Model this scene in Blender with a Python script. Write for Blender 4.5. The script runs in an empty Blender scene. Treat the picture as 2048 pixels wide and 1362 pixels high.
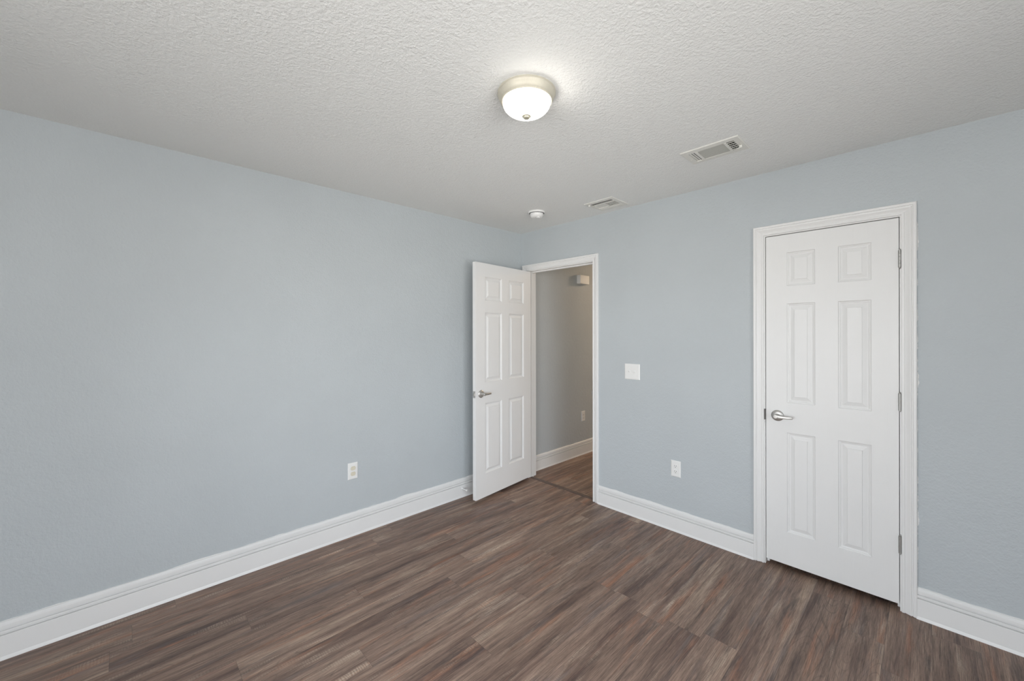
import bpy, bmesh, math, random
from mathutils import Matrix, Vector

random.seed(7)
S = bpy.context.scene
COL = S.collection

# ------------------------------------------------------------------ camera
F_PX, AZ, HY = 804.2, 135.988, 665.6
cam_d = bpy.data.cameras.new('camera')
cam = bpy.data.objects.new('camera', cam_d)
COL.objects.link(cam)
cam_d.sensor_width = 36.0
cam_d.lens = F_PX * 36.0 / 2048.0
cam_d.shift_y = -(681.0 - HY) / 2048.0
cam_d.clip_start = 0.02
a = math.radians(AZ)
fw = Vector((math.cos(a), math.sin(a), 0.0))
rt = Vector((math.sin(a), -math.cos(a), 0.0))
up = Vector((0, 0, 1))
rr = math.radians(-0.0835)
r3 = rt * math.cos(rr) + up * math.sin(rr)
u3 = up * math.cos(rr) - rt * math.sin(rr)
M = Matrix((r3, u3, -fw)).transposed().to_4x4()
M.translation = Vector((2.8587, -2.8901, 1.4428))
cam.matrix_world = M
S.camera = cam

# ------------------------------------------------------------------ view / world / daylight
S.view_settings.view_transform = 'Standard'
S.view_settings.look = 'None'
S.view_settings.gamma = 1.0
S.view_settings.use_curve_mapping = False
S.view_settings.exposure = 0.0
S.cycles.use_denoising = True
S.cycles.denoising_prefilter = 'NONE'
S.cycles.max_bounces = 10
S.cycles.diffuse_bounces = 7
S.cycles.sample_clamp_indirect = 6.0

SKY, GROUND, LAMP, HALLAMP = 9.1, 7.3, 26.0, 260.0
W = bpy.data.worlds.new('overcast_daylight')
S.world = W
W.use_nodes = True
nt = W.node_tree
nt.nodes.clear()
_o = nt.nodes.new('ShaderNodeOutputWorld')
_b = nt.nodes.new('ShaderNodeBackground')
_r = nt.nodes.new('ShaderNodeValToRGB')
_s = nt.nodes.new('ShaderNodeSeparateXYZ')
_m = nt.nodes.new('ShaderNodeMapRange')
_t = nt.nodes.new('ShaderNodeTexCoord')
nt.links.new(_t.outputs['Generated'], _s.inputs[0])
nt.links.new(_s.outputs['Z'], _m.inputs['Value'])
_m.inputs['From Min'].default_value = -1
_m.inputs['From Max'].default_value = 1
nt.links.new(_m.outputs[0], _r.inputs[0])
# below the horizon: made-up ground glow, graded to lift the far ceiling
G_TINT, S_TINT = (1.0, 0.99, 0.97), (0.95, 1.0, 1.06)
_e = _r.color_ramp.elements
_e[0].position = 0.10
_e[0].color = tuple(GROUND * 0.40 * v for v in G_TINT) + (1,)
_e[1].position = 0.54
_e[1].color = tuple(SKY * v for v in S_TINT) + (1,)
for _p, _k in ((0.20, 0.65), (0.30, 1.15), (0.47, 1.25)):
    _x = _e.new(_p)
    _x.color = tuple(GROUND * _k * v for v in G_TINT) + (1,)
nt.links.new(_r.outputs[0], _b.inputs[0])
_b.inputs[1].default_value = 1.0
nt.links.new(_b.outputs[0], _o.inputs[0])

# ------------------------------------------------------------------ room dimensions (m)
H = 2.44            # ceiling
RW, RD = 4.20, 4.40   # room: x 0..RW, y -RD..0
WT = 0.115          # wall thickness
HALL_W, HALL_L = 1.15, 4.2
WIN = (1.30, 3.70, 0.40, 2.00)     # window in the rear wall: x0 x1 z0 z1
FILL_WIN = (-3.60, -1.30, 0.40, 2.00)  # unseen window added in the right hand wall to even the light: y0 y1 z0 z1


def portal(w, h, loc, rz):
    l = bpy.data.lights.new('window_portal', 'AREA')
    l.shape = 'RECTANGLE'
    l.size, l.size_y = w, h
    l.cycles.is_portal = True
    o = bpy.data.objects.new('window_portal', l)
    COL.objects.link(o)
    o.location = loc
    o.rotation_euler = (math.radians(90), 0, rz)      # -Z of the light looks into the room
    o['kind'] = 'helper'
    return o


portal(WIN[1] - WIN[0], WIN[3] - WIN[2], ((WIN[0] + WIN[1]) / 2, -RD - 0.10, (WIN[2] + WIN[3]) / 2), 0.0)
portal(FILL_WIN[1] - FILL_WIN[0], FILL_WIN[3] - FILL_WIN[2], (RW + 0.10, (FILL_WIN[0] + FILL_WIN[1]) / 2, (FILL_WIN[2] + FILL_WIN[3]) / 2), math.radians(90))


# ------------------------------------------------------------------ materials
def lin(c):
    return tuple(((v / 255.0) / 12.92 if v / 255.0 <= 0.04045 else ((v / 255.0 + 0.055) / 1.055) ** 2.4) for v in c) + (1.0,)


class NT:
    def __init__(s, name):
        s.m = bpy.data.materials.new(name)
        s.m.use_nodes = True
        s.t = s.m.node_tree
        s.b = s.t.nodes['Principled BSDF']
        s.out = s.t.nodes['Material Output']

    def n(s, typ, **kw):
        nd = s.t.nodes.new(typ)
        for k, v in kw.items():
            setattr(nd, k, v)
        return nd

    def l(s, a, b):
        s.t.links.new(a, b)

    def val(s, sock, v):
        if hasattr(v, 'node'):
            s.l(v, sock)
        else:
            sock.default_value = v

    def math(s, op, a, b=0.0, c=0.0, clamp=False):
        nd = s.n('ShaderNodeMath', operation=op, use_clamp=clamp)
        for i, v in enumerate((a, b, c)):
            s.val(nd.inputs[i], v)
        return nd.outputs[0]

    def mix(s, f, a, b, mode='MIX'):
        nd = s.n('ShaderNodeMix', data_type='RGBA', blend_type=mode)
        s.val(nd.inputs[0], f)
        s.val(nd.inputs[6], a)
        s.val(nd.inputs[7], b)
        return nd.outputs[2]

    def mapr(s, v, a, b, c=0.0, d=1.0):
        nd = s.n('ShaderNodeMapRange', clamp=True)
        s.val(nd.inputs[0], v)
        for i, q in enumerate((a, b, c, d)):
            nd.inputs[i + 1].default_value = q
        return nd.outputs[0]

    def vscale(s, vec, sc):
        nd = s.n('ShaderNodeVectorMath', operation='MULTIPLY')
        s.l(vec, nd.inputs[0])
        nd.inputs[1].default_value = sc
        return nd.outputs[0]

    def vadd(s, a, b):
        nd = s.n('ShaderNodeVectorMath', operation='ADD')
        s.val(nd.inputs[0], a)
        s.val(nd.inputs[1], b)
        return nd.outputs[0]

    def noise(s, vec, scale=1.0, detail=2.0, rough=0.5, dist=0.0):
        nd = s.n('ShaderNodeTexNoise')
        s.l(vec, nd.inputs['Vector'])
        nd.inputs['Scale'].default_value = scale
        nd.inputs['Detail'].default_value = detail
        nd.inputs['Roughness'].default_value = rough
        nd.inputs['Distortion'].default_value = dist
        return nd.outputs['Fac']

    def obj(s):
        return s.n('ShaderNodeTexCoord').outputs['Object']

    def bump(s, h, strength, dist):
        nd = s.n('ShaderNodeBump')
        s.l(h, nd.inputs['Height'])
        nd.inputs['Strength'].default_value = strength
        nd.inputs['Distance'].default_value = dist
        s.l(nd.outputs[0], s.b.inputs['Normal'])

    def base(s, c, rough=0.5, metal=0.0, spec=0.5):
        s.val(s.b.inputs['Base Color'], c)
        s.val(s.b.inputs['Roughness'], rough)
        s.b.inputs['Metallic'].default_value = metal
        s.b.inputs['Specular IOR Level'].default_value = spec


def wall_mat(name, col, axis, edge_z=None, edge_x=None):
    """Eggshell wall paint with orange-peel texture; the trim paint laps a little onto the wall."""
    k = NT(name)
    P = k.obj()
    c = lin(col)
    blot = k.noise(P, 1.7, 3, 0.55)
    cc = k.mix(k.mapr(blot, 0.3, 0.7), tuple(v * 0.975 for v in c[:3]) + (1,), tuple(min(1, v * 1.025) for v in c[:3]) + (1,))
    sep = k.n('ShaderNodeSeparateXYZ')
    k.l(P, sep.inputs[0])
    if edge_z:
        wob = k.noise(k.vscale(P, (2.6, 2.6, 0.0)), 1.0, 4, 0.6)
        lim = k.math('ADD', edge_z, k.math('MULTIPLY', k.mapr(wob, 0.38, 0.72), 0.015))
        mask = k.math('LESS_THAN', sep.outputs['Z'], lim)
        cc = k.mix(mask, cc, lin((226, 226, 224)))
    if edge_x:
        wob2 = k.noise(k.vscale(P, (0.0, 0.0, 7.0)), 1.0, 5, 0.65)
        lim2 = k.math('ADD', edge_x, k.math('MULTIPLY', k.mapr(wob2, 0.45, 0.75), 0.016))
        m2 = k.math('MULTIPLY', k.math('LESS_THAN', sep.outputs['X'], lim2), k.math('GREATER_THAN', sep.outputs['X'], edge_x - 0.05))
        m2 = k.math('MULTIPLY', m2, k.math('LESS_THAN', sep.outputs['Z'], 2.10))
        cc = k.mix(m2, cc, lin((226, 226, 224)))
    k.base(cc, 0.62, 0, 0.35)
    h1 = k.noise(P, 95.0, 3, 0.55)
    h2 = k.noise(P, 32.0, 2, 0.5)
    k.bump(k.math('ADD', k.math('MULTIPLY', h1, 0.8), h2), 0.6, 0.005)
    return k.m


M_WALL_L = wall_mat('paint_blue_grey_left', (186, 192, 195), 'x', edge_z=0.160)
M_WALL_B = wall_mat('paint_blue_grey_back', (186, 192, 195), 'y', edge_z=0.150, edge_x=2.818)
M_WALL = wall_mat('paint_blue_grey', (186, 192, 195), 'y', edge_z=0.155)


def ceiling_mat():
    k = NT('textured_ceiling_paint')
    P = k.obj()
    k.base(lin((233, 234, 232)), 0.8, 0, 0.3)
    h1 = k.noise(P, 95.0, 3, 0.6, 0.4)
    h2 = k.noise(P, 47.0, 2, 0.5, 0.6)
    hh = k.math('ADD', k.mapr(h1, 0.42, 0.62), k.math('MULTIPLY', k.mapr(h2, 0.4, 0.65), 0.8))
    k.bump(hh, 0.31, 0.005)
    return k.m


M_CEIL = ceiling_mat()


def paint(name, col, rough=0.38, grain=None, amt=0.25):
    k = NT(name)
    P = k.obj()
    c = lin(col)
    b = k.noise(P, 6.0, 3, 0.6)
    cc = k.mix(k.mapr(b, 0.3, 0.7), tuple(v * 0.985 for v in c[:3]) + (1,), c)
    k.base(cc, rough, 0, 0.4)
    if grain:
        g = k.noise(k.vscale(P, grain), 1.0, 4, 0.6, 0.5)
        k.bump(g, amt, 0.002)
    else:
        g = k.noise(P, 60.0, 2, 0.5)
        k.bump(g, 0.08, 0.001)
    return k.m


M_TRIM = paint('white_trim_paint', (229, 229, 228))
M_DOOR = paint('white_moulded_door_paint', (229, 229, 228), 0.4, (170.0, 170.0, 5.0), 0.35)
M_PLASTIC = paint('white_plastic', (233, 233, 231), 0.32)
M_ALMOND = paint('almond_plastic', (217, 211, 192), 0.35)
M_REGISTER = paint('white_enamelled_steel', (224, 223, 217), 0.4)
M_RUBBER = paint('white_rubber', (224, 223, 220), 0.6)


def simple(name, col, rough, metal=0.0, brushed=None):
    k = NT(name)
    P = k.obj()
    c = lin(col)
    n_ = k.noise(k.vscale(P, brushed or (40, 40, 40)), 1.0, 3, 0.6)
    k.base(k.mix(k.mapr(n_, 0.3, 0.7), tuple(v * 0.92 for v in c[:3]) + (1,), c), k.mapr(n_, 0.2, 0.8, rough * 0.85, rough * 1.15), metal)
    return k.m


M_NICKEL = simple('satin_nickel', (200, 198, 194), 0.40, 0.9)
M_STEEL = simple('hinge_steel', (176, 175, 172), 0.45, 0.8)
M_STRIKE = simple('worn_strike_steel', (104, 102, 100), 0.45, 0.6)
M_PAN = simple('brushed_nickel_pan', (204, 199, 184), 0.58, 0.4, (160, 160, 20))
M_FINIAL = simple('nickel_finial', (196, 192, 174), 0.45, 0.5)
M_DARK = simple('dark_slot', (38, 37, 36), 0.7)
M_DUCT = simple('duct_painted_shade', (40, 40, 38), 0.9)  # near-black, puts the shade inside the register boots into the colour


def strip_mat():
    k = NT('dark_walnut_strip')
    P = k.obj()
    g = k.noise(k.vscale(P, (6, 120, 30)), 1.0, 4, 0.6)
    k.base(k.mix(k.mapr(g, 0.3, 0.7), lin((74, 60, 54)), lin((108, 92, 84))), 0.45)
    return k.m


M_STRIP = strip_mat()


def floor_mat():
    k = NT('weathered_oak_planks')
    P = k.obj()
    at = k.n('ShaderNodeAttribute', attribute_name='plank_rand')
    R = at.outputs['Fac']
    off = k.n('ShaderNodeCombineXYZ')
    k.l(k.math('MULTIPLY', R, 37.0), off.inputs[0])
    k.l(k.math('MULTIPLY', R, 91.0), off.inputs[1])
    k.l(k.math('MULTIPLY', R, 53.0), off.inputs[2])
    Q = k.vadd(P, off.outputs[0])
    # streaks along the plank, broad and fine
    s1a = k.noise(k.vscale(Q, (12.5, 0.75, 1.0)), 1.0, 5, 0.62, 0.2)
    s1b = k.noise(k.vscale(k.vadd(Q, (5.0, 2.0, 0)), (48.0, 1.7, 1.0)), 1.0, 6, 0.7, 0.15)
    s1 = k.math('ADD', k.math('MULTIPLY', s1a, 0.66), k.math('MULTIPLY', s1b, 0.34))
    rp = k.n('ShaderNodeValToRGB')
    k.l(s1, rp.inputs[0])
    e = rp.color_ramp.elements
    e[0].position, e[0].color = 0.33, lin((76, 61, 56))
    e[1].position, e[1].color = 0.70, lin((176, 154, 134))
    for ps, c in ((0.41, (104, 84, 75)), (0.49, (124, 103, 91)), (0.57, (142, 120, 106))):
        x = e.new(ps)
        x.color = lin(c)
    c = rp.outputs[0]
    # rusty and blue-grey stains
    s2 = k.noise(k.vscale(k.vadd(Q, (3.1, 7.7, 0)), (19.0, 1.7, 1.0)), 1.0, 5, 0.65, 0.2)
    c = k.mix(k.math('MULTIPLY', k.mapr(s2, 0.54, 0.70), 0.62), c, lin((160, 111, 84)))
    s3 = k.noise(k.vscale(k.vadd(Q, (13.3, 1.9, 0)), (16.0, 1.6, 1.0)), 1.0, 5, 0.65, 0.2)
    c = k.mix(k.math('MULTIPLY', k.mapr(s3, 0.55, 0.72), 0.50), c, lin((106, 102, 103)))
    s4 = k.noise(k.vscale(k.vadd(Q, (23.0, 5.5, 0)), (19.0, 1.7, 1.0)), 1.0, 5, 0.68, 0.25)
    c = k.mix(k.math('MULTIPLY', k.mapr(s4, 0.54, 0.70), 0.78), c, lin((78, 66, 62)))
    # pale worn patches crossed by saw marks
    s5 = k.noise(k.vscale(k.vadd(Q, (9.0, 31.0, 0)), (20.0, 2.0, 1.0)), 1.0, 4, 0.6, 0.3)
    wv = k.n('ShaderNodeTexWave', wave_type='BANDS', bands_direction='Y')
    k.l(k.vscale(Q, (0.4, 1.0, 1.0)), wv.inputs['Vector'])
    wv.inputs['Scale'].default_value = 30.0
    wv.inputs['Distortion'].default_value = 7.0
    wv.inputs['Detail'].default_value = 3.0
    wv.inputs['Detail Scale'].default_value = 1.6
    saw = k.math('ADD', 0.35, k.math('MULTIPLY', wv.outputs['Fac'], 0.65))
    c = k.mix(k.math('MULTIPLY', k.math('MULTIPLY', k.mapr(s5, 0.56, 0.76), saw), 0.66), c, lin((198, 181, 162)))
    # cathedral figure: thin contour lines of a slow noise
    s6 = k.noise(k.vscale(k.vadd(Q, (1.7, 4.1, 0)), (8.0, 0.9, 1.0)), 1.0, 1, 0.4, 0.3)
    rings = k.math('ABSOLUTE', k.math('SINE', k.math('MULTIPLY', s6, 110.0)))
    rm = k.mapr(k.noise(k.vscale(k.vadd(Q, (41.7, 4.1, 0)), (7.0, 1.6, 1.0)), 1.0, 2, 0.5), 0.45, 0.62)
    c = k.mix(k.math('MULTIPLY', k.math('MULTIPLY', k.mapr(rings, 0.34, 0.0), rm), 0.40), c, lin((66, 56, 53)))
    # fine pores
    fg = k.noise(k.vscale(Q, (300.0, 8.0, 1.0)), 1.0, 5, 0.85)
    g = k.mapr(fg, 0.33, 0.67, 0.48, 1.54)
    cg = k.n('ShaderNodeCombineColor')
    for i in range(3):
        k.l(g, cg.inputs[i])
    c = k.mix(1.0, c, cg.outputs[0], 'MULTIPLY')
    tone = k.mapr(k.math('FRACT', k.math('MULTIPLY', R, 7.31)), 0, 1, 0.93, 1.07)
    ct = k.n('ShaderNodeCombineColor')
    for i in range(3):
        k.l(tone, ct.inputs[i])
    c = k.mix(1.0, c, ct.outputs[0], 'MULTIPLY')
    # micro-bevel joints
    uv = k.n('ShaderNodeUVMap', uv_map='plank_uv')
    sp = k.n('ShaderNodeSeparateXYZ')
    k.l(uv.outputs[0], sp.inputs[0])
    d = k.math('MINIMUM', k.math('MINIMUM', sp.outputs[0], k.math('SUBTRACT', 0.1525, sp.outputs[0])),
               k.math('MINIMUM', sp.outputs[1], k.math('SUBTRACT', 1.22, sp.outputs[1])))
    joint = k.mapr(d, 0.0003, 0.0013, 1.0, 0.0)
    c = k.mix(k.math('MULTIPLY', joint, 0.40), c, lin((52, 45, 43)))
    k.base(c, k.mapr(fg, 0.3, 0.7, 0.52, 0.40), 0, 0.4)
    k.bump(k.math('SUBTRACT', k.math('MULTIPLY', fg, 0.5), joint), 0.25, 0.0012)
    return k.m


M_FLOOR = floor_mat()


def dome_mat():
    k = NT('lit_alabaster_glass')
    P = k.obj()
    sw = k.noise(P, 9.0, 4, 0.6, 1.5)
    sep = k.n('ShaderNodeSeparateXYZ')
    k.l(P, sep.inputs[0])
    side = k.mapr(sep.outputs['X'], -0.070, 0.080, 0.0, 1.0)       # the bulb sits towards +x inside the bowl
    st = k.math('MULTIPLY', LAMP, k.math('ADD', 0.06, k.math('MULTIPLY', k.math('POWER', side, 1.7), 0.94)))
    st = k.math('MULTIPLY', st, k.mapr(sw, 0.3, 0.7, 0.92, 1.06))
    k.base(lin((245, 240, 228)), 0.25)
    k.l(k.mix(side, (1.0, 0.965, 0.88, 1), (1.0, 0.95, 0.87, 1)), k.b.inputs['Emission Color'])
    k.l(st, k.b.inputs['Emission Strength'])
    return k.m


M_DOME = dome_mat()


def glass_mat():
    k = NT('window_glass')
    tr = k.n('ShaderNodeBsdfTransparent')
    gl = k.n('ShaderNodeBsdfGlossy')
    gl.inputs['Roughness'].default_value = 0.02
    fr = k.n('ShaderNodeFresnel')
    fr.inputs[0].default_value = 1.45
    mx = k.n('ShaderNodeMixShader')
    k.l(fr.outputs[0], mx.inputs[0])
    k.l(tr.outputs[0], mx.inputs[1])
    k.l(gl.outputs[0], mx.inputs[2])
    k.l(mx.outputs[0], k.out.inputs['Surface'])
    return k.m


M_GLASS = glass_mat()


def hall_lamp_mat():
    k = NT('warm_lit_glass')
    k.base(lin((250, 235, 205)), 0.3)
    k.b.inputs['Emission Color'].default_value = (1.0, 0.72, 0.48, 1)
    k.b.inputs['Emission Strength'].default_value = HALLAMP
    return k.m


M_HALLLAMP = hall_lamp_mat()


# ------------------------------------------------------------------ mesh helpers
def link(name, bm, mat, parent=None, smooth=False, bevel=0.0, seg=2):
    me = bpy.data.meshes.new(name)
    bmesh.ops.recalc_face_normals(bm, faces=bm.faces[:])
    bm.to_mesh(me)
    bm.free()
    o = bpy.data.objects.new(name, me)
    COL.objects.link(o)
    for m in (mat if isinstance(mat, (list, tuple)) else [mat]):
        me.materials.append(m)
    if smooth:
        for p in me.polygons:
            p.use_smooth = True
        try:
            me.set_sharp_from_angle(angle=math.radians(35))
        except Exception:
            pass
    if bevel:
        md = o.modifiers.new('bevel', 'BEVEL')
        md.width = bevel
        md.segments = seg
        md.limit_method = 'ANGLE'
        md.angle_limit = math.radians(40)
    if parent:
        o.parent = parent
    return o


def box(bm, x0, x1, y0, y1, z0, z1):
    v = [bm.verts.new(p) for p in ((x0, y0, z0), (x1, y0, z0), (x1, y1, z0), (x0, y1, z0), (x0, y0, z1), (x1, y0, z1), (x1, y1, z1), (x0, y1, z1))]
    for f in ((0, 3, 2, 1), (4, 5, 6, 7), (0, 1, 5, 4), (1, 2, 6, 5), (2, 3, 7, 6), (3, 0, 4, 7)):
        bm.faces.new([v[i] for i in f])
    return v


def bx(*a):
    bm = bmesh.new()
    box(bm, *a)
    return bm


def lathe(bm, prof, seg=48, mtx=None):
    """prof: (r, z) pairs revolved about z; closes the ends that lie on the axis."""
    rings = []
    for r, z in prof:
        if r < 1e-6:
            rings.append([bm.verts.new((0, 0, z))])
        else:
            rings.append([bm.verts.new((r * math.cos(2 * math.pi * i / seg), r * math.sin(2 * math.pi * i / seg), z)) for i in range(seg)])
    for A, B in zip(rings, rings[1:]):
        for i in range(seg):
            j = (i + 1) % seg
            if len(A) == 1 and len(B) > 1:
                bm.faces.new((A[0], B[i], B[j]))
            elif len(B) == 1 and len(A) > 1:
                bm.faces.new((A[i], A[j], B[0]))
            elif len(A) > 1:
                bm.faces.new((A[i], A[j], B[j], B[i]))
    if mtx:
        vs = [v for r in rings for v in r]
        bmesh.ops.transform(bm, matrix=mtx, verts=vs)


def loft(bm, sections, cap=True):
    rs = [[bm.verts.new(p) for p in s] for s in sections]
    n = len(rs[0])
    for A, B in zip(rs, rs[1:]):
        for i in range(n):
            j = (i + 1) % n
            bm.faces.new((A[i], A[j], B[j], B[i]))
    if cap:
        bm.faces.new(rs[0][::-1])
        bm.faces.new(rs[-1])


def sweep_open(bm, stations):
    """stations: lists of points of one closed profile at successive mitres."""
    loft(bm, stations, True)


def empty(name, loc, rz=0.0):
    o = bpy.data.objects.new(name, None)
    o.empty_display_size = 0.1
    COL.objects.link(o)
    o.location = loc
    o.rotation_euler = (0, 0, rz)
    return o


def tag(o, label, cat, group=None, kind=None):
    o['label'] = label
    o['category'] = cat
    if group:
        o['group'] = group
    if kind:
        o['kind'] = kind
    return o


def copy_tree(o, parent=None):
    c = o.copy()
    COL.objects.link(c)
    if parent:
        c.parent = parent
    for ch in list(o.children):
        copy_tree(ch, c)
    return c


# ------------------------------------------------------------------ floor
def planks(name, x0, x1, y0, y1, fixed, base_x=1.04, w=0.1525, L=1.22):
    bm = bmesh.new()
    ra = bm.faces.layers.float.new('plank_rand')
    uvl = bm.loops.layers.uv.new('plank_uv')
    r0 = int(math.floor((x0 - base_x) / w))
    r1 = int(math.ceil((x1 - base_x) / w))
    rng = random.Random(11)
    for r in range(r0, r1 + 1):
        px0, px1 = base_x + r * w, base_x + (r + 1) * w
        ph = fixed.get(r, rng.uniform(0, L))
        n0 = int(math.floor((y0 - ph) / L)) - 1
        n1 = int(math.ceil((y1 - ph) / L)) + 1
        for n in range(n0, n1 + 1):
            py0, py1 = ph + n * L, ph + (n + 1) * L
            a0, a1, b0, b1 = max(px0, x0), min(px1, x1), max(py0, y0), min(py1, y1)
            rv = rng.random()
            if a1 - a0 < 1e-4 or b1 - b0 < 1e-4:
                continue
            f = bm.faces.new([bm.verts.new(p) for p in ((a0, b0, 0), (a1, b0, 0), (a1, b1, 0), (a0, b1, 0))])
            f[ra] = rv
            for lp in f.loops:
                lp[uvl].uv = (lp.vert.co.x - px0, lp.vert.co.y - py0)
    bmesh.ops.remove_doubles(bm, verts=bm.verts, dist=1e-5)
    me = bpy.data.meshes.new(name)
    bm.to_mesh(me)
    bm.free()
    o = bpy.data.objects.new(name, me)
    COL.objects.link(o)
    me.materials.append(M_FLOOR)
    o['kind'] = 'structure'
    return o


fl = planks('floor', -0.05, RW + 0.05, -RD - 0.05, 0.045,
            {-5: -1.717, -2: -1.316, 0: -2.117, 1: -1.311, 2: -1.705, 4: -0.911, 7: -0.888})
tag(fl, 'weathered brown wood plank floor of the empty bedroom', 'floor')
fh = planks('floor_hall', -0.05, RW + 0.05, 0.045, HALL_L + 0.1, {}, base_x=1.09)
fh.location.z = -0.001
tag(fh, 'plank floor of the hallway beyond the open door', 'floor', kind='structure')


# ------------------------------------------------------------------ ceiling and walls
def structure(name, bm, mat, label, cat):
    return tag(link(name, bm, mat), label, cat, kind='structure')


V1, V2 = (2.044, -0.560), (1.126, -0.195)        # centres of the two ceiling registers
HOLES = ((V1[0] - 0.114, V1[0] + 0.116, V1[1] - 0.063, V1[1] + 0.064), (V2[0] - 0.095, V2[0] + 0.095, V2[1] - 0.089, V2[1] + 0.071))


def slab_with_holes(X0, X1, Y0, Y1, z0, z1, holes):
    bm = bmesh.new()
    xs = sorted({X0, X1, *[v for h in holes for v in h[:2]]})
    ys = sorted({Y0, Y1, *[v for h in holes for v in h[2:]]})
    V = {}

    def vt(i, j, z):
        return V.setdefault((i, j, z), bm.verts.new((xs[i], ys[j], z)) if (i, j, z) not in V else None)

    def solid(i, j):
        if not (0 <= i < len(xs) - 1 and 0 <= j < len(ys) - 1):
            return False
        cx, cy = (xs[i] + xs[i + 1]) / 2, (ys[j] + ys[j + 1]) / 2
        return not any(h[0] < cx < h[1] and h[2] < cy < h[3] for h in holes)
    for i in range(len(xs) - 1):
        for j in range(len(ys) - 1):
            if not solid(i, j):
                continue
            bm.faces.new([vt(i, j, z0), vt(i + 1, j, z0), vt(i + 1, j + 1, z0), vt(i, j + 1, z0)])
            bm.faces.new([vt(i, j, z1), vt(i + 1, j, z1), vt(i + 1, j + 1, z1), vt(i, j + 1, z1)])
            for (a_, b_), (di, dj) in ((((i, j), (i + 1, j)), (0, -1)), (((i + 1, j), (i + 1, j + 1)), (1, 0)), (((i + 1, j + 1), (i, j + 1)), (0, 1)), (((i, j + 1), (i, j)), (-1, 0))):
                if not solid(i + di, j + dj):
                    bm.faces.new([vt(*a_, z0), vt(*b_, z0), vt(*b_, z1), vt(*a_, z1)])
    return bm


structure('ceiling', slab_with_holes(-WT, RW + WT, -RD - WT, HALL_L + WT, H, H + 0.1, HOLES), M_CEIL, 'off white ceiling with a combed plaster texture', 'ceiling')
structure('wall_left', bx(-WT, 0, -RD - WT, WT, 0, H), M_WALL_L, 'plain blue grey wall on the left with one outlet', 'wall')
structure('wall_hall', bx(-WT, 0.0, WT, HALL_L, 0, H), M_WALL, 'grey hallway wall seen through the open doorway', 'wall')

DX0, DX1, DZ = 0.094, 0.860, 2.050      # clear opening of the doorway (between the jambs)
CX0, CX1, CZ = 2.150, 2.7565, 2.041      # closet opening
JT = 0.018
bm = bmesh.new()
box(bm, 0, DX0 - JT, 0, WT, 0, H)
box(bm, DX0 - JT, DX1 + JT, 0, WT, DZ + JT, H)
box(bm, DX1 + JT, CX0 - JT, 0, WT, 0, H)
box(bm, CX0 - JT, CX1 + JT, 0, WT, CZ + JT, H)
box(bm, CX1 + JT, RW + WT, 0, WT, 0, H)
structure('wall_back', bm, M_WALL_B, 'blue grey wall holding the open doorway and the closed closet door', 'wall')
bm = bmesh.new()
box(bm, RW, RW + WT, -RD - WT, FILL_WIN[0], 0, H)
box(bm, RW, RW + WT, FILL_WIN[1], 0, 0, H)
box(bm, RW, RW + WT, FILL_WIN[0], FILL_WIN[1], 0, FILL_WIN[2])
box(bm, RW, RW + WT, FILL_WIN[0], FILL_WIN[1], FILL_WIN[3], H)
structure('wall_right', bm, M_WALL, 'blue grey wall with an added window to the right of the camera', 'wall')
bm = bmesh.new()
x0, x1, z0, z1 = WIN
box(bm, 0, x0, -RD - WT, -RD, 0, H)
box(bm, x1, RW, -RD - WT, -RD, 0, H)
box(bm, x0, x1, -RD - WT, -RD, 0, z0)
box(bm, x0, x1, -RD - WT, -RD, z1, H)
structure('wall_rear', bm, M_WALL, 'blue grey wall with the window behind the camera', 'wall')
# hallway and closet enclosures
bm = bmesh.new()
box(bm, HALL_W, HALL_W + WT, WT, HALL_L, 0, H)
structure('wall_hall_right', bm, M_WALL, 'hallway wall opposite the one seen through the doorway', 'wall')
structure('wall_hall_end', bx(-WT, HALL_W + WT, HALL_L, HALL_L + WT, 0, H), M_WALL, 'far end wall of the hallway', 'wall')
bm = bmesh.new()
box(bm, HALL_W + WT, RW + WT, 0.80, 0.90, 0, H)
box(bm, RW, RW + WT, WT, 0.80, 0, H)
structure('wall_closet', bm, M_WALL, 'inside walls of the closet behind the closed door', 'wall')



def window(name, label, loc, rz, ww, wh):
    root = tag(empty(name, loc, rz), label, 'window', kind='structure')      # local +y looks into the room
    bm = bmesh.new()
    loft(bm, [[(sx * (ww / 2 - o_), y, (wh - o_ if sz > 0 else o_)) for sx, sz in ((-1, -1), (1, -1), (1, 1), (-1, 1))] for o_, y in ((0, -0.03), (0, 0.03), (0.04, 0.03), (0.04, -0.03), (0, -0.03))], cap=False)
    bmesh.ops.remove_doubles(bm, verts=bm.verts, dist=1e-5)
    link('window_frame', bm, M_TRIM, root)
    link('meeting_rail', bx(-ww / 2 + 0.04, ww / 2 - 0.04, -0.025, 0.025, wh / 2 - 0.018, wh / 2 + 0.018), M_TRIM, root)
    link('window_pane', bx(-ww / 2 + 0.04, ww / 2 - 0.04, -0.003, 0.003, 0.04, wh - 0.04), GL[name], root)
    link('window_sill', bx(-ww / 2 - 0.05, ww / 2 + 0.05, 0.03, 0.11, -0.02, 0.0), M_TRIM, root, bevel=0.004)
    return root


GL = {'window_1': M_GLASS, 'fill_window': M_GLASS}
window('window_1', 'white double hung window behind the camera', ((x0 + x1) / 2, -RD - 0.06, z0), 0.0, x1 - x0, z1 - z0)
window('fill_window', 'added unseen window to the right of the camera for even daylight', (RW + 0.06, (FILL_WIN[0] + FILL_WIN[1]) / 2, FILL_WIN[2]), math.radians(90), FILL_WIN[1] - FILL_WIN[0], FILL_WIN[3] - FILL_WIN[2])

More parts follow.
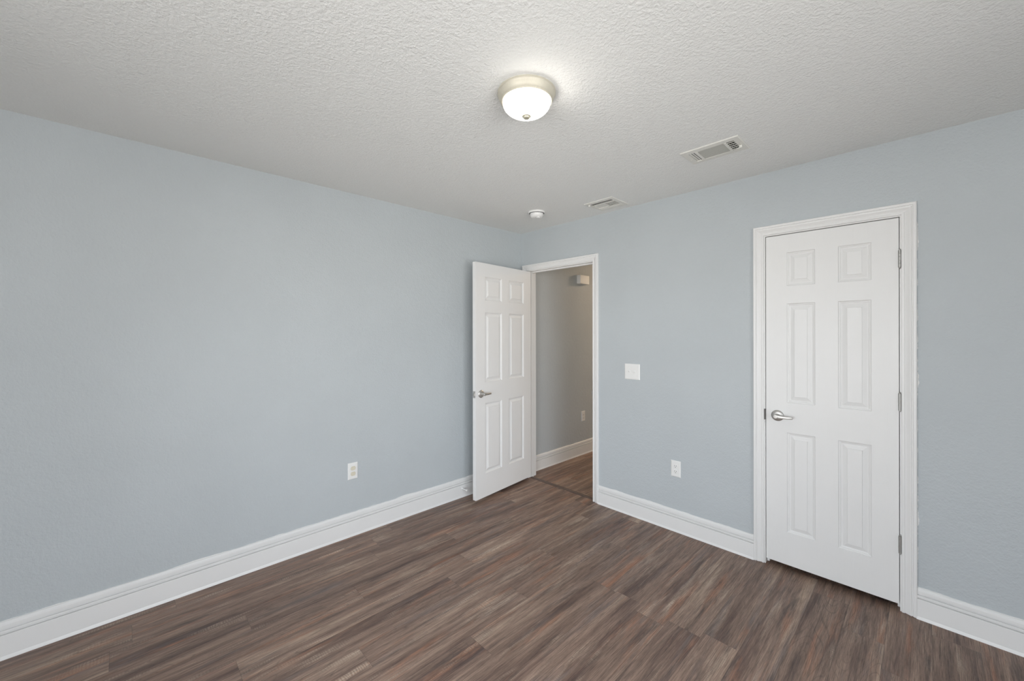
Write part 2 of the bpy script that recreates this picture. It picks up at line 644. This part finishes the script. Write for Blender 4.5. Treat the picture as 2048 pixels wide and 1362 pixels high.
# ------------------------------------------------------------------ baseboards
# profile: (distance out of the wall, height); two beads under the top edge
BB = [(0, 0), (0.0205, 0), (0.0200, 0.003), (0.0168, 0.0125), (0.0155, 0.0150), (0.0152, 0.1060), (0.0146, 0.1072), (0.0090, 0.1072), (0.0085, 0.1060), (0.0048, 0.1062), (0.0048, 0.1136), (0.0085, 0.1140), (0.0090, 0.1116), (0.0120, 0.1118), (0.0138, 0.1140), (0.0140, 0.1240), (0.0132, 0.1258), (0.0085, 0.1262),
      (0.0080, 0.1250), (0.0040, 0.1252), (0.0040, 0.1326), (0.0070, 0.1330), (0.0074, 0.1308), (0.0092, 0.1312), (0.0104, 0.1335), (0.0104, 0.1480), (0.0090, 0.156), (0.0054, 0.1620), (0, 0.1635)]


def baseboard(name, p, q, n, label, hs=1.0):
    """p, q: ends on the floor along the wall; n: unit vector out of the wall."""
    bm = bmesh.new()
    loft(bm, [[(e[0] + n[0] * d, e[1] + n[1] * d, h * hs) for d, h in BB] for e in (p, q)])
    return tag(link(name, bm, M_TRIM), label, 'baseboard', kind='structure')


baseboard('baseboard_left', (0, -RD), (0, -0.0), (1, 0), 'tall white baseboard along the left wall')
baseboard('baseboard_middle', (0.9225, 0), (2.088, 0), (0, -1), 'white baseboard between the open doorway and the closet door', 0.94)
baseboard('baseboard_back', (2.8165, 0), (RW, 0), (0, -1), 'white baseboard to the right of the closet door', 0.94)
baseboard('baseboard_hall', (0, WT + 0.0), (0, HALL_L), (1, 0), 'white baseboard along the hallway wall', 0.95)
baseboard('baseboard_right', (RW, -RD), (RW, 0), (-1, 0), 'white baseboard along the right hand wall')
baseboard('baseboard_rear', (0, -RD), (RW, -RD), (0, 1), 'white baseboard below the window')

# ------------------------------------------------------------------ casings and jambs
# casing profile: (offset from inner edge, thickness)
CS = [(0, 0), (0, 0.0085), (0.0025, 0.0108), (0.0110, 0.0108), (0.0130, 0.0070), (0.0155, 0.0072), (0.0240, 0.0112), (0.0320, 0.0158), (0.0365, 0.0168), (0.0390, 0.0125), (0.0415, 0.0128),
      (0.0440, 0.0182), (0.0530, 0.0190), (0.0565, 0.0170), (0.0572, 0.0145), (0.0572, 0)]


def door_trim(name, jx0, jx1, jz, label, stop_y, sides=(-1,)):
    root = tag(empty(name, ((jx0 + jx1) / 2, 0, 0)), label, 'door frame', kind='structure')
    ox = -(jx0 + jx1) / 2
    rv = 0.006
    for sd in sides:
        bm = bmesh.new()
        yb = 0.0 if sd < 0 else WT

        def st(fx):
            return [fx(o_, t) for o_, t in CS]
        xa, xb, zt = jx0 - rv + ox, jx1 + rv + ox, jz + rv
        y = lambda t: yb + sd * t
        sweep_open(bm, [
            [(xa - o_, y(t), 0.002) for o_, t in CS],
            [(xa - o_, y(t), zt + o_) for o_, t in CS],
            [(xb + o_, y(t), zt + o_) for o_, t in CS],
            [(xb + o_, y(t), 0.002) for o_, t in CS]])
        link('casing', bm, M_TRIM, root)
    bm = bmesh.new()
    box(bm, jx0 - JT + ox, jx0 + ox, 0, WT, 0, jz + JT)
    box(bm, jx1 + ox, jx1 + JT + ox, 0, WT, 0, jz + JT)
    box(bm, jx0 + ox, jx1 + ox, 0, WT, jz, jz + JT)
    link('jamb', bm, M_TRIM, root)
    bm = bmesh.new()
    box(bm, jx0 + ox, jx0 + 0.011 + ox, stop_y, stop_y + 0.032, 0, jz)
    box(bm, jx1 - 0.011 + ox, jx1 + ox, stop_y, stop_y + 0.032, 0, jz)
    box(bm, jx0 + 0.011 + ox, jx1 - 0.011 + ox, stop_y, stop_y + 0.032, jz - 0.011, jz)
    link('door_stop_moulding', bm, M_TRIM, root)
    return root, ox


t1, ox1 = door_trim('trim_1', DX0, DX1, DZ, 'white casing and jambs around the open doorway', 0.040, (-1, 1))
t2, ox2 = door_trim('trim_2', CX0, CX1, CZ, 'white casing and jambs around the closed closet door', 0.042, (-1,))
# strike plates
bm = bmesh.new()
box(bm, DX1 - 0.0015 + ox1, DX1 + ox1, 0.004, 0.032, 0.895, 0.955)
box(bm, DX1 - 0.0015 + ox1, DX1 + 0.003 + ox1, -0.012, 0.005, 0.908, 0.942)
link('strike_plate', bm, M_NICKEL, t1)
bm = bmesh.new()
box(bm, CX0 + ox2, CX0 + 0.0015 + ox2, -0.001, 0.03, 0.90, 0.965)
box(bm, CX0 - 0.0045 + ox2, CX0 + 0.0025 + ox2, -0.011, 0.002, 0.90, 0.965)
link('strike_plate', bm, M_STRIKE, t2)


# ------------------------------------------------------------------ six panel doors
ROWS = ((0.230, 0.836), (1.017, 1.618), (1.724, 1.927))
# steps of a moulded panel: (inset, depth below the door face)
STEP = ((0.0, 0.0), (0.0018, 0.0040), (0.0055, 0.0062), (0.0085, 0.0064), (0.0105, 0.0100), (0.0155, 0.0112), (0.0185, 0.0108), (0.0360, 0.0048), (0.0378, 0.0046), (0.0390, 0.0010))


def door_slab(bm, w0, w1, y0, y1, z0, z1, cols, rows):
    xs = sorted({w0, w1, *[v for c in cols for v in c]})
    zs = sorted({z0, z1, *[v for r in rows for v in r]})
    for yf, sg in ((y0, 1), (y1, -1)):
        for i in range(len(xs) - 1):
            for j in range(len(zs) - 1):
                xa, xb, za, zb = xs[i], xs[i + 1], zs[j], zs[j + 1]
                if (xa, xb) in cols and (za, zb) in rows:
                    rings = []
                    for ins, dp in STEP:
                        rings.append([bm.verts.new(p) for p in ((xa + ins, yf + sg * dp, za + ins), (xb - ins, yf + sg * dp, za + ins), (xb - ins, yf + sg * dp, zb - ins), (xa + ins, yf + sg * dp, zb - ins))])
                    for A, B in zip(rings, rings[1:]):
                        for q in range(4):
                            bm.faces.new((A[q], A[(q + 1) % 4], B[(q + 1) % 4], B[q]))
                    bm.faces.new(rings[-1])
                else:
                    bm.faces.new([bm.verts.new(p) for p in ((xa, yf, za), (xb, yf, za), (xb, yf, zb), (xa, yf, zb))])
    # edges, split at the same stations so that the skin welds
    for j in range(len(zs) - 1):
        for X in (w0, w1):
            bm.faces.new([bm.verts.new(p) for p in ((X, y0, zs[j]), (X, y1, zs[j]), (X, y1, zs[j + 1]), (X, y0, zs[j + 1]))])
    for i in range(len(xs) - 1):
        for Z in (z0, z1):
            bm.faces.new([bm.verts.new(p) for p in ((xs[i], y0, Z), (xs[i + 1], y0, Z), (xs[i + 1], y1, Z), (xs[i], y1, Z))])
    bmesh.ops.remove_doubles(bm, verts=bm.verts, dist=1e-5)


def rrect(cx, cy, cz, hy, hz, r, n=4):
    """rounded rectangle of points in the y-z plane at x = cx."""
    pts = []
    for sy, sz, a0 in ((1, 1, 0), (-1, 1, 90), (-1, -1, 180), (1, -1, 270)):
        for i in range(n + 1):
            t = math.radians(a0 + 90 * i / n)
            pts.append((cx, cy + sy * (hy - r) + r * math.cos(t), cz + sz * (hz - r) + r * math.sin(t)))
    return pts


def lever_set(parent, x, yface, z, out, along):
    """Lever handle: round rose on the face, neck, then a blade pointing along +-x. out = -1/+1 on y."""
    h = empty('lever_handle', (x, yface, z))
    h.parent = parent
    bm = bmesh.new()
    rot = Matrix.Rotation(math.radians(90 if out < 0 else -90), 4, 'X')
    lathe(bm, [(0.0335, 0.0), (0.0335, 0.003), (0.032, 0.0055), (0.027, 0.0085), (0.0205, 0.0105), (0.0165, 0.0112), (0.0, 0.0112)], 40, rot)
    link('rose', bm, M_NICKEL, h, smooth=True)
    bm = bmesh.new()
    lathe(bm, [(0.0125, 0.010), (0.0115, 0.014), (0.0112, 0.036), (0.0125, 0.042), (0.0125, 0.052), (0.010, 0.055), (0.0, 0.0555)], 28, rot)
    secs = []
    for t, hy, hz, yo, zo in ((-0.012, 0.0045, 0.0075, 0.047, 0.0), (-0.006, 0.0065, 0.0105, 0.047, 0.0), (0.006, 0.0068, 0.0110, 0.0475, 0.0), (0.020, 0.0064, 0.0100, 0.0475, -0.0005), (0.040, 0.0056, 0.0082, 0.0465, -0.001),
                              (0.062, 0.0052, 0.0076, 0.0435, -0.001), (0.080, 0.0050, 0.0076, 0.0400, -0.0005), (0.0845, 0.0040, 0.0066, 0.0390, -0.0005)):
        secs.append(rrect(along * t, out * yo, zo, hy, hz, min(hy, hz) * 0.75))
    loft(bm, secs)
    link('lever', bm, M_NICKEL, h, smooth=True)
    return h


def hinge(parent, x, y, zc, mat=None):
    bm = bmesh.new()
    for k in range(5):
        lathe(bm, [(0.0, 0.0), (0.0064, 0.0), (0.0064, 0.0170), (0.0, 0.0170)], 16, Matrix.Translation((x, y, zc - 0.0445 + k * 0.0178)))
    lathe(bm, [(0, 0), (0.0042, 0.0), (0.0048, 0.003), (0.003, 0.006), (0, 0.0065)], 16, Matrix.Translation((x, y, zc + 0.0445)))
    lathe(bm, [(0, 0), (0.003, 0.001), (0.0048, 0.004), (0.0042, 0.007), (0, 0.007)], 16, Matrix.Translation((x, y, zc - 0.0515)))
    return link('hinge', bm, mat or M_STEEL, parent, smooth=True)


# the open door leans back towards the left wall; its origin is the hinge pin
d1 = tag(empty('door_1', (0.094, -0.006, 0.0), math.radians(-84)), 'white six panel door standing open against the left wall', 'door', kind='structure')
bm = bmesh.new()
door_slab(bm, 0.003, 0.763, 0.006, 0.041, 0.028, 2.043, ((0.112, 0.332), (0.430, 0.648)), ROWS)
link('door_panel', bm, M_DOOR, d1)
lever_set(d1, 0.700, 0.041, 0.922, 1, -1)
lever_set(d1, 0.700, 0.006, 0.922, -1, -1)
bm = bmesh.new()
box(bm, 0.7625, 0.7642, 0.011, 0.036, 0.893, 0.950)
box(bm, 0.764, 0.7735, 0.0165, 0.0305, 0.910, 0.934)
o = link('latch_plate', bm, M_NICKEL, d1, bevel=0.001)
o['label'] = 'satin nickel latch in the door edge'
for zc in (0.22, 1.03, 1.83):
    hinge(d1, 0.0, -0.002, zc)

# closed closet door
d2 = tag(empty('door_2', (CX1, -0.006, 0.0)), 'white six panel closet door, closed, with hinges on its right', 'door', kind='structure')
bm = bmesh.new()
wl, wr = 2.1535 - CX1, 2.7530 - CX1
door_slab(bm, wl, wr, 0.008, 0.043, 0.034, 2.0365, ((2.263 - CX1, 2.402 - CX1), (2.5065 - CX1, 2.6465 - CX1)), ROWS)
link('door_panel', bm, M_DOOR, d2)
lever_set(d2, 2.2145 - CX1, 0.008, 0.932, -1, 1)
for zc in (1.8225, 1.0825, 0.346):
    hinge(d2, 0.0005, -0.001, zc)
link('latch', bx(wl - 0.003, wl, 0.010, 0.034, 0.905, 0.955), M_NICKEL, d2)

# ------------------------------------------------------------------ transition strip in the doorway
bm = bmesh.new()
loft(bm, [[(xe, 0.018, 0.0), (xe, 0.022, 0.004), (xe, 0.030, 0.0065), (xe, 0.050, 0.0065), (xe, 0.058, 0.004), (xe, 0.062, 0.0)] for xe in (DX0 + 0.012, DX1 - 0.012)])
tag(link('transition_strip', bm, M_STRIP), 'dark brown transition strip on the floor of the open doorway', 'floor strip')

# ------------------------------------------------------------------ ceiling light
LX, LY = 1.700, -1.685
cl = tag(empty('ceiling_light', (LX, LY, H)), 'flush round ceiling light with a lit frosted glass bowl', 'ceiling light')
bm = bmesh.new()
lathe(bm, [(0.0, 0.0), (0.1190, 0.0), (0.1205, -0.003), (0.1205, -0.008), (0.1180, -0.0105), (0.1165, -0.017), (0.1135, -0.0245), (0.1085, -0.0325), (0.1068, -0.0340), (0.1068, -0.0380), (0.1042, -0.0410), (0.1008, -0.0410), (0.1000, -0.037), (0.0, -0.034)], 80)
o = link('pan', bm, M_PAN, cl, smooth=True)
o['label'] = 'brushed nickel pan of the ceiling light'
bm = bmesh.new()
prof = [(0.0985, -0.033), (0.0995, -0.040), (0.0992, -0.043)]
for i in range(1, 19):
    t = i / 18 * math.pi / 2
    prof.append((0.0990 * math.cos(t) ** 0.95 if i < 18 else 0.0, -0.043 - 0.053 * math.sin(t)))
lathe(bm, prof, 80)
link('glass_bowl', bm, M_DOME, cl, smooth=True)
bm = bmesh.new()
lathe(bm, [(0.0, -0.093), (0.0175, -0.0945), (0.0185, -0.0975), (0.0180, -0.0995), (0.0150, -0.1012), (0.0138, -0.1025), (0.0132, -0.1050), (0.0105, -0.1075), (0.0060, -0.1090), (0.0, -0.1094)], 32)
o = link('finial', bm, M_FINIAL, cl, smooth=True)
o['label'] = 'small nickel finial under the glass bowl'

# ------------------------------------------------------------------ ceiling registers
def flange(bm, hx, hy, ix0, ix1, iy0, iy1, t=0.005):
    """bevelled rectangular flange hanging under the ceiling with a rectangular opening."""
    outer = [(-hx, -hy), (hx, -hy), (hx, hy), (-hx, hy)]
    e = 0.004
    lip = [(-hx + e, -hy + e), (hx - e, -hy + e), (hx - e, hy - e), (-hx + e, hy - e)]
    inner = [(ix0, iy0), (ix1, iy0), (ix1, iy1), (ix0, iy1)]
    R = [[bm.verts.new((x, y, z)) for x, y in pts] for pts, z in ((outer, 0.0), (outer, -0.0025), (lip, -t), (inner, -t - 0.001), (inner, 0.0))]
    for A, B in zip(R, R[1:]):
        for i in range(4):
            bm.faces.new((A[i], A[(i + 1) % 4], B[(i + 1) % 4], B[i]))


def duct(x0, x1, y0, y1, top=0.14):
    """sheet metal box open at the bottom, reaching up through the ceiling."""
    bm = bmesh.new()
    t = 0.001
    pts = lambda o_: [(x0 + o_, y0 + o_), (x1 - o_, y0 + o_), (x1 - o_, y1 - o_), (x0 + o_, y1 - o_)]
    R_ = [[bm.verts.new((x, y, z)) for x, y in pts(o_)] for o_, z in ((0, top), (0, 0.0), (t, 0.0), (t, top - t))]
    for A, B in zip(R_, R_[1:]):
        for i in range(4):
            bm.faces.new((A[i], A[(i + 1) % 4], B[(i + 1) % 4], B[i]))
    bm.faces.new(R_[0])
    bm.faces.new(R_[-1][::-1])
    return bm


def slat(bm, x0, x1, y0, y1, tilt, along):
    """one thin blade, tilted about its length."""
    cx, cy, zc, t = (x0 + x1) / 2, (y0 + y1) / 2, -0.0020, 0.0006
    if along == 'x':
        h = (y1 - y0) / 2
        dy, dz = h * math.cos(tilt), h * math.sin(tilt)
        P = [(-dy, -dz - t), (dy, dz - t), (dy, dz + t), (-dy, -dz + t)]
        loft(bm, [[(X, cy + p[0], zc + p[1]) for p in P] for X in (x0, x1)])
    else:
        h = (x1 - x0) / 2
        dx, dz = h * math.cos(tilt), h * math.sin(tilt)
        P = [(-dx, -dz - t), (dx, dz - t), (dx, dz + t), (-dx, -dz + t)]
        loft(bm, [[(cx + p[0], Y, zc + p[1]) for p in P] for Y in (y0, y1)])


def screw(parent, x, y, z):
    bm = bmesh.new()
    lathe(bm, [(0, 0.0), (0.0042, 0.0), (0.0036, -0.0018), (0.0, -0.0024)], 14, Matrix.Translation((x, y, z)))
    return link('screw', bm, M_REGISTER, parent, smooth=True)


# long three-section supply register
v1 = tag(empty('ceiling_vent', (*V1, H)), 'long white ceiling register near the closet door', 'ceiling vent', 'white ceiling registers')
bm = bmesh.new()
flange(bm, 0.148, 0.099, -0.115, 0.117, -0.064, 0.065)
link('frame', bm, M_REGISTER, v1)
link('duct_boot', duct(-0.1135, 0.1155, -0.0625, 0.0635), M_DUCT, v1)
for X in (-0.074, 0.074):
    link('divider_bar', bx(X - 0.006, X + 0.006, -0.064, 0.065, -0.0075, -0.0025), M_REGISTER, v1)
for k in range(9):
    bm = bmesh.new()
    yc = -0.056 + k * 0.0139
    slat(bm, -0.068, 0.068, yc - 0.0060, yc + 0.0060, math.radians(55), 'x')
    link('slat', bm, M_REGISTER, v1)
for k in range(3):
    bm = bmesh.new()
    xc = -0.1065 + k * 0.0125
    slat(bm, xc - 0.0052, xc + 0.0052, -0.064, 0.065, math.radians(-8), 'y')
    link('slat', bm, M_REGISTER, v1)
for k in range(3):
    bm = bmesh.new()
    xc = 0.0865 + k * 0.0125
    slat(bm, xc - 0.0050, xc + 0.0050, -0.064, 0.065, math.radians(-58), 'y')
    link('slat', bm, M_REGISTER, v1)
for k in range(5):
    bm = bmesh.new()
    yc = -0.046 + k * 0.024
    box(bm, 0.080, 0.117, yc - 0.002, yc + 0.002, -0.0050, -0.0022)
    link('cross_bar', bm, M_REGISTER, v1)
bm = bmesh.new()
box(bm, 0.121, 0.135, 0.012, 0.018, -0.020, -0.007)
box(bm, 0.112, 0.136, 0.010, 0.020, -0.022, -0.019)
link('damper_lever', bm, M_REGISTER, v1, bevel=0.001)
screw(v1, -0.128, 0.022, -0.007)
screw(v1, 0.134, -0.006, -0.007)

# squarer register by the door
v2 = tag(empty('ceiling_vent', (*V2, H)), 'squarish white ceiling register above the open doorway', 'ceiling vent', 'white ceiling registers')
bm = bmesh.new()
flange(bm, 0.124, 0.124, -0.096, 0.096, -0.090, 0.072)
link('frame', bm, M_REGISTER, v2)
link('duct_boot', duct(-0.0945, 0.0945, -0.0885, 0.0705), M_DUCT, v2)
for q in ((-0.096, 0.096, -0.052, -0.040), (-0.008, 0.000, -0.040, 0.042), (-0.096, 0.096, 0.042, 0.050)):
    link('divider_bar', bx(*q, -0.0075, -0.0025), M_REGISTER, v2)
for yc in (-0.082, -0.066):
    bm = bmesh.new()
    slat(bm, -0.094, 0.094, yc - 0.0050, yc + 0.0050, math.radians(40), 'x')
    link('slat', bm, M_REGISTER, v2)
for yc in (0.058, 0.068):
    bm = bmesh.new()
    slat(bm, -0.094, 0.094, yc - 0.0062, yc + 0.0062, math.radians(-18), 'x')
    link('slat', bm, M_REGISTER, v2)
for k in range(7):
    bm = bmesh.new()
    xc = -0.089 + k * 0.0126
    slat(bm, xc - 0.0055, xc + 0.0055, -0.040, 0.042, math.radians(4), 'y')
    link('slat', bm, M_REGISTER, v2)
for k in range(7):
    bm = bmesh.new()
    xc = 0.007 + k * 0.0132
    slat(bm, xc - 0.0048, xc + 0.0048, -0.040, 0.042, math.radians(-37), 'y')
    link('slat', bm, M_REGISTER, v2)
for k in range(4):
    yc = -0.024 + k * 0.0165
    link('cross_bar', bx(0.000, 0.096, yc - 0.0012, yc + 0.0012, -0.0055, -0.0030), M_REGISTER, v2)
bm = bmesh.new()
box(bm, -0.100, -0.084, -0.096, -0.090, -0.021, -0.007)
link('damper_lever', bm, M_REGISTER, v2, bevel=0.001)
screw(v2, 0.085, 0.092, -0.007)
screw(v2, -0.110, -0.020, -0.007)

# ------------------------------------------------------------------ smoke detector
sd = tag(empty('smoke_detector', (0.612, -0.434, H)), 'white round smoke detector on the ceiling near the corner', 'smoke detector')
bm = bmesh.new()
lathe(bm, [(0, 0), (0.068, 0), (0.0685, -0.003), (0.0685, -0.011), (0.066, -0.0135), (0.062, -0.0135)], 56)
link('base', bm, M_PLASTIC, sd, smooth=True)
bm = bmesh.new()
lathe(bm, [(0.0560, -0.0125), (0.0560, -0.0165), (0.0545, -0.026), (0.0500, -0.038), (0.0420, -0.0460), (0.0320, -0.0490), (0.0, -0.0495)], 56)
link('cover', bm, M_PLASTIC, sd, smooth=True)
bm = bmesh.new()
lathe(bm, [(0.0, -0.046), (0.014, -0.046), (0.0145, -0.053), (0.012, -0.0560), (0.0, -0.0565)], 28, Matrix.Translation((0.026, -0.010, 0.0)))
link('test_button', bm, M_PLASTIC, sd, smooth=True)
bm = bmesh.new()
lathe(bm, [(0.0575, -0.0130), (0.0580, -0.0138), (0.0575, -0.0155), (0.055, -0.0155), (0.055, -0.0130), (0.0575, -0.0130)], 56)
link('vent_ring', bm, M_DARK, sd, smooth=True)


# ------------------------------------------------------------------ wall plates (local: x right, z up, -y out of the wall)
def plate_mesh(hw, hh, t=0.006):
    bm = bmesh.new()
    R = []
    for ins, y in ((0.0, 0.0), (0.0, -0.0022), (0.0022, -0.0045), (0.0075, -t)):
        R.append([bm.verts.new(p) for p in ((-hw + ins, y, -hh + ins), (hw - ins, y, -hh + ins), (hw - ins, y, hh - ins), (-hw + ins, y, hh - ins))])
    for A, B in zip(R, R[1:]):
        for i in range(4):
            bm.faces.new((A[i], A[(i + 1) % 4], B[(i + 1) % 4], B[i]))
    bm.faces.new(R[-1])
    bm.faces.new(R[0][::-1])
    return bm


def plate_screw(parent, x, z, y=-0.006):
    bm = bmesh.new()
    lathe(bm, [(0, 0), (0.0034, 0), (0.003, 0.0010), (0, 0.0014)], 14, Matrix.Translation((x, y, z)) @ Matrix.Rotation(math.radians(90), 4, 'X'))
    return link('screw', bm, M_PLASTIC, parent, smooth=True)


def outlet(loc, rz, label, face_mat, hw=0.0355, hh=0.0585, deep=False):
    root = tag(empty('wall_outlet', loc, rz), label, 'outlet', 'duplex wall outlets')
    link('cover_plate', plate_mesh(hw, hh), M_PLASTIC, root)
    for zc in (0.0195, -0.0195):
        bm = bmesh.new()
        pts = []
        for i in range(40):
            t = 2 * math.pi * i / 40
            x, z = 0.0172 * math.cos(t), 0.0172 * math.sin(t)
            pts.append((x, max(-0.0138, min(0.0138, z))))
        y1 = -0.0085 if not deep else -0.0105
        loft(bm, [[(x * s, y, zc + z * s) for x, z in pts] for y, s in ((-0.004, 1.0), (y1 + 0.001, 1.0), (y1, 0.94))])
        r = link('receptacle', bm, face_mat, root, smooth=True)
        if face_mat is M_ALMOND:
            r['label'] = 'almond coloured receptacle'
        if face_mat is M_ALMOND:
            continue                      # blank safety caps fill these sockets
        bm = bmesh.new()
        box(bm, -0.0075, -0.0053, y1 - 0.0003, y1 + 0.0002, zc - 0.001, zc + 0.0075)
        box(bm, 0.0053, 0.0075, y1 - 0.0003, y1 + 0.0002, zc - 0.0005, zc + 0.0065)
        lathe(bm, [(0, 0), (0.0026, 0), (0.0026, 0.0005), (0, 0.0005)], 12, Matrix.Translation((0, y1 + 0.0002, zc - 0.0075)) @ Matrix.Rotation(math.radians(90), 4, 'X'))
        sl = link('slot', bm, M_DARK, r)
    plate_screw(root, 0, 0)
    return root


outlet((1.582, 0.0, 0.452), 0.0, 'white duplex outlet on the back wall beside the closet door', M_PLASTIC)
outlet((0.0, -1.713, 0.4585), math.radians(90), 'white outlet with capped almond receptacles low on the left wall', M_ALMOND, deep=True)
outlet((0.0, 1.047, 0.450), math.radians(90), 'outlet on the hallway wall seen through the doorway', M_PLASTIC)

sw = tag(empty('light_switch', (1.2345, 0.0, 1.1345)), 'oversized white double toggle light switch between doorway and closet', 'light switch')
link('cover_plate', plate_mesh(0.0655, 0.0615), M_PLASTIC, sw)
for X, tilt in ((-0.023, 1), (0.023, -1)):
    bm = bmesh.new()
    box(bm, X - 0.0052, X + 0.0052, -0.0068, -0.0052, -0.0122, 0.0122)
    link('toggle_surround', bm, M_PLASTIC, sw, bevel=0.0005)
    bm = bmesh.new()
    zt = 0.0085 * tilt
    loft(bm, [[(X - 0.0042, -0.006, -0.006), (X + 0.0042, -0.006, -0.006), (X + 0.0042, -0.006, 0.006), (X - 0.0042, -0.006, 0.006)],
              [(X - 0.0036, -0.0185, zt - 0.0036), (X + 0.0036, -0.0185, zt - 0.0036), (X + 0.0036, -0.0185, zt + 0.0036), (X - 0.0036, -0.0185, zt + 0.0036)]])
    link('toggle', bm, M_PLASTIC, sw, bevel=0.0008)
    for Z in (0.030, -0.030):
        plate_screw(sw, X, Z)

# ------------------------------------------------------------------ door bumper on the left baseboard
ds = tag(empty('door_bumper', (0.0135, -0.752, 0.077), math.radians(90)), 'small white door bumper screwed to the left baseboard', 'door stop')
ry = Matrix.Rotation(math.radians(90), 4, 'X')
bm = bmesh.new()
lathe(bm, [(0, 0), (0.011, 0), (0.011, 0.003), (0.0055, 0.006), (0.0045, 0.010), (0.0045, 0.058), (0.0, 0.058)], 24, ry)
link('rod', bm, M_TRIM, ds, smooth=True)
bm = bmesh.new()
lathe(bm, [(0, 0.056), (0.0085, 0.056), (0.009, 0.060), (0.009, 0.068), (0.006, 0.071), (0, 0.0715)], 24, ry)
link('rubber_tip', bm, M_RUBBER, ds, smooth=True)

# ------------------------------------------------------------------ hallway: chime box and lamp
ch = tag(empty('door_chime', (0.0, 1.015, 2.066), math.radians(90)), 'small white chime box high on the hallway wall', 'door chime')
bm = bmesh.new()
box(bm, -0.085, 0.085, -0.008, 0.0, -0.048, 0.048)
link('back_plate', bm, M_PLASTIC, ch)
bm = bmesh.new()
box(bm, -0.088, 0.088, -0.052, -0.008, -0.051, 0.051)
link('cover', bm, M_PLASTIC, ch, bevel=0.004, seg=3)

hl = tag(empty('hall_light', (0.60, 2.75, H)), 'warm hallway ceiling light out of view past the doorway', 'ceiling light')
bm = bmesh.new()
lathe(bm, [(0, 0), (0.13, 0), (0.13, -0.012), (0.118, -0.03), (0.0, -0.03)], 40)
link('pan', bm, M_PAN, hl, smooth=True)
bm = bmesh.new()
lathe(bm, [(0.105, -0.028)] + [(0.105 * math.cos(i / 10 * math.pi / 2) if i < 10 else 0.0, -0.03 - 0.06 * math.sin(i / 10 * math.pi / 2)) for i in range(11)], 40)
link('glass_bowl', bm, M_HALLLAMP, hl, smooth=True)
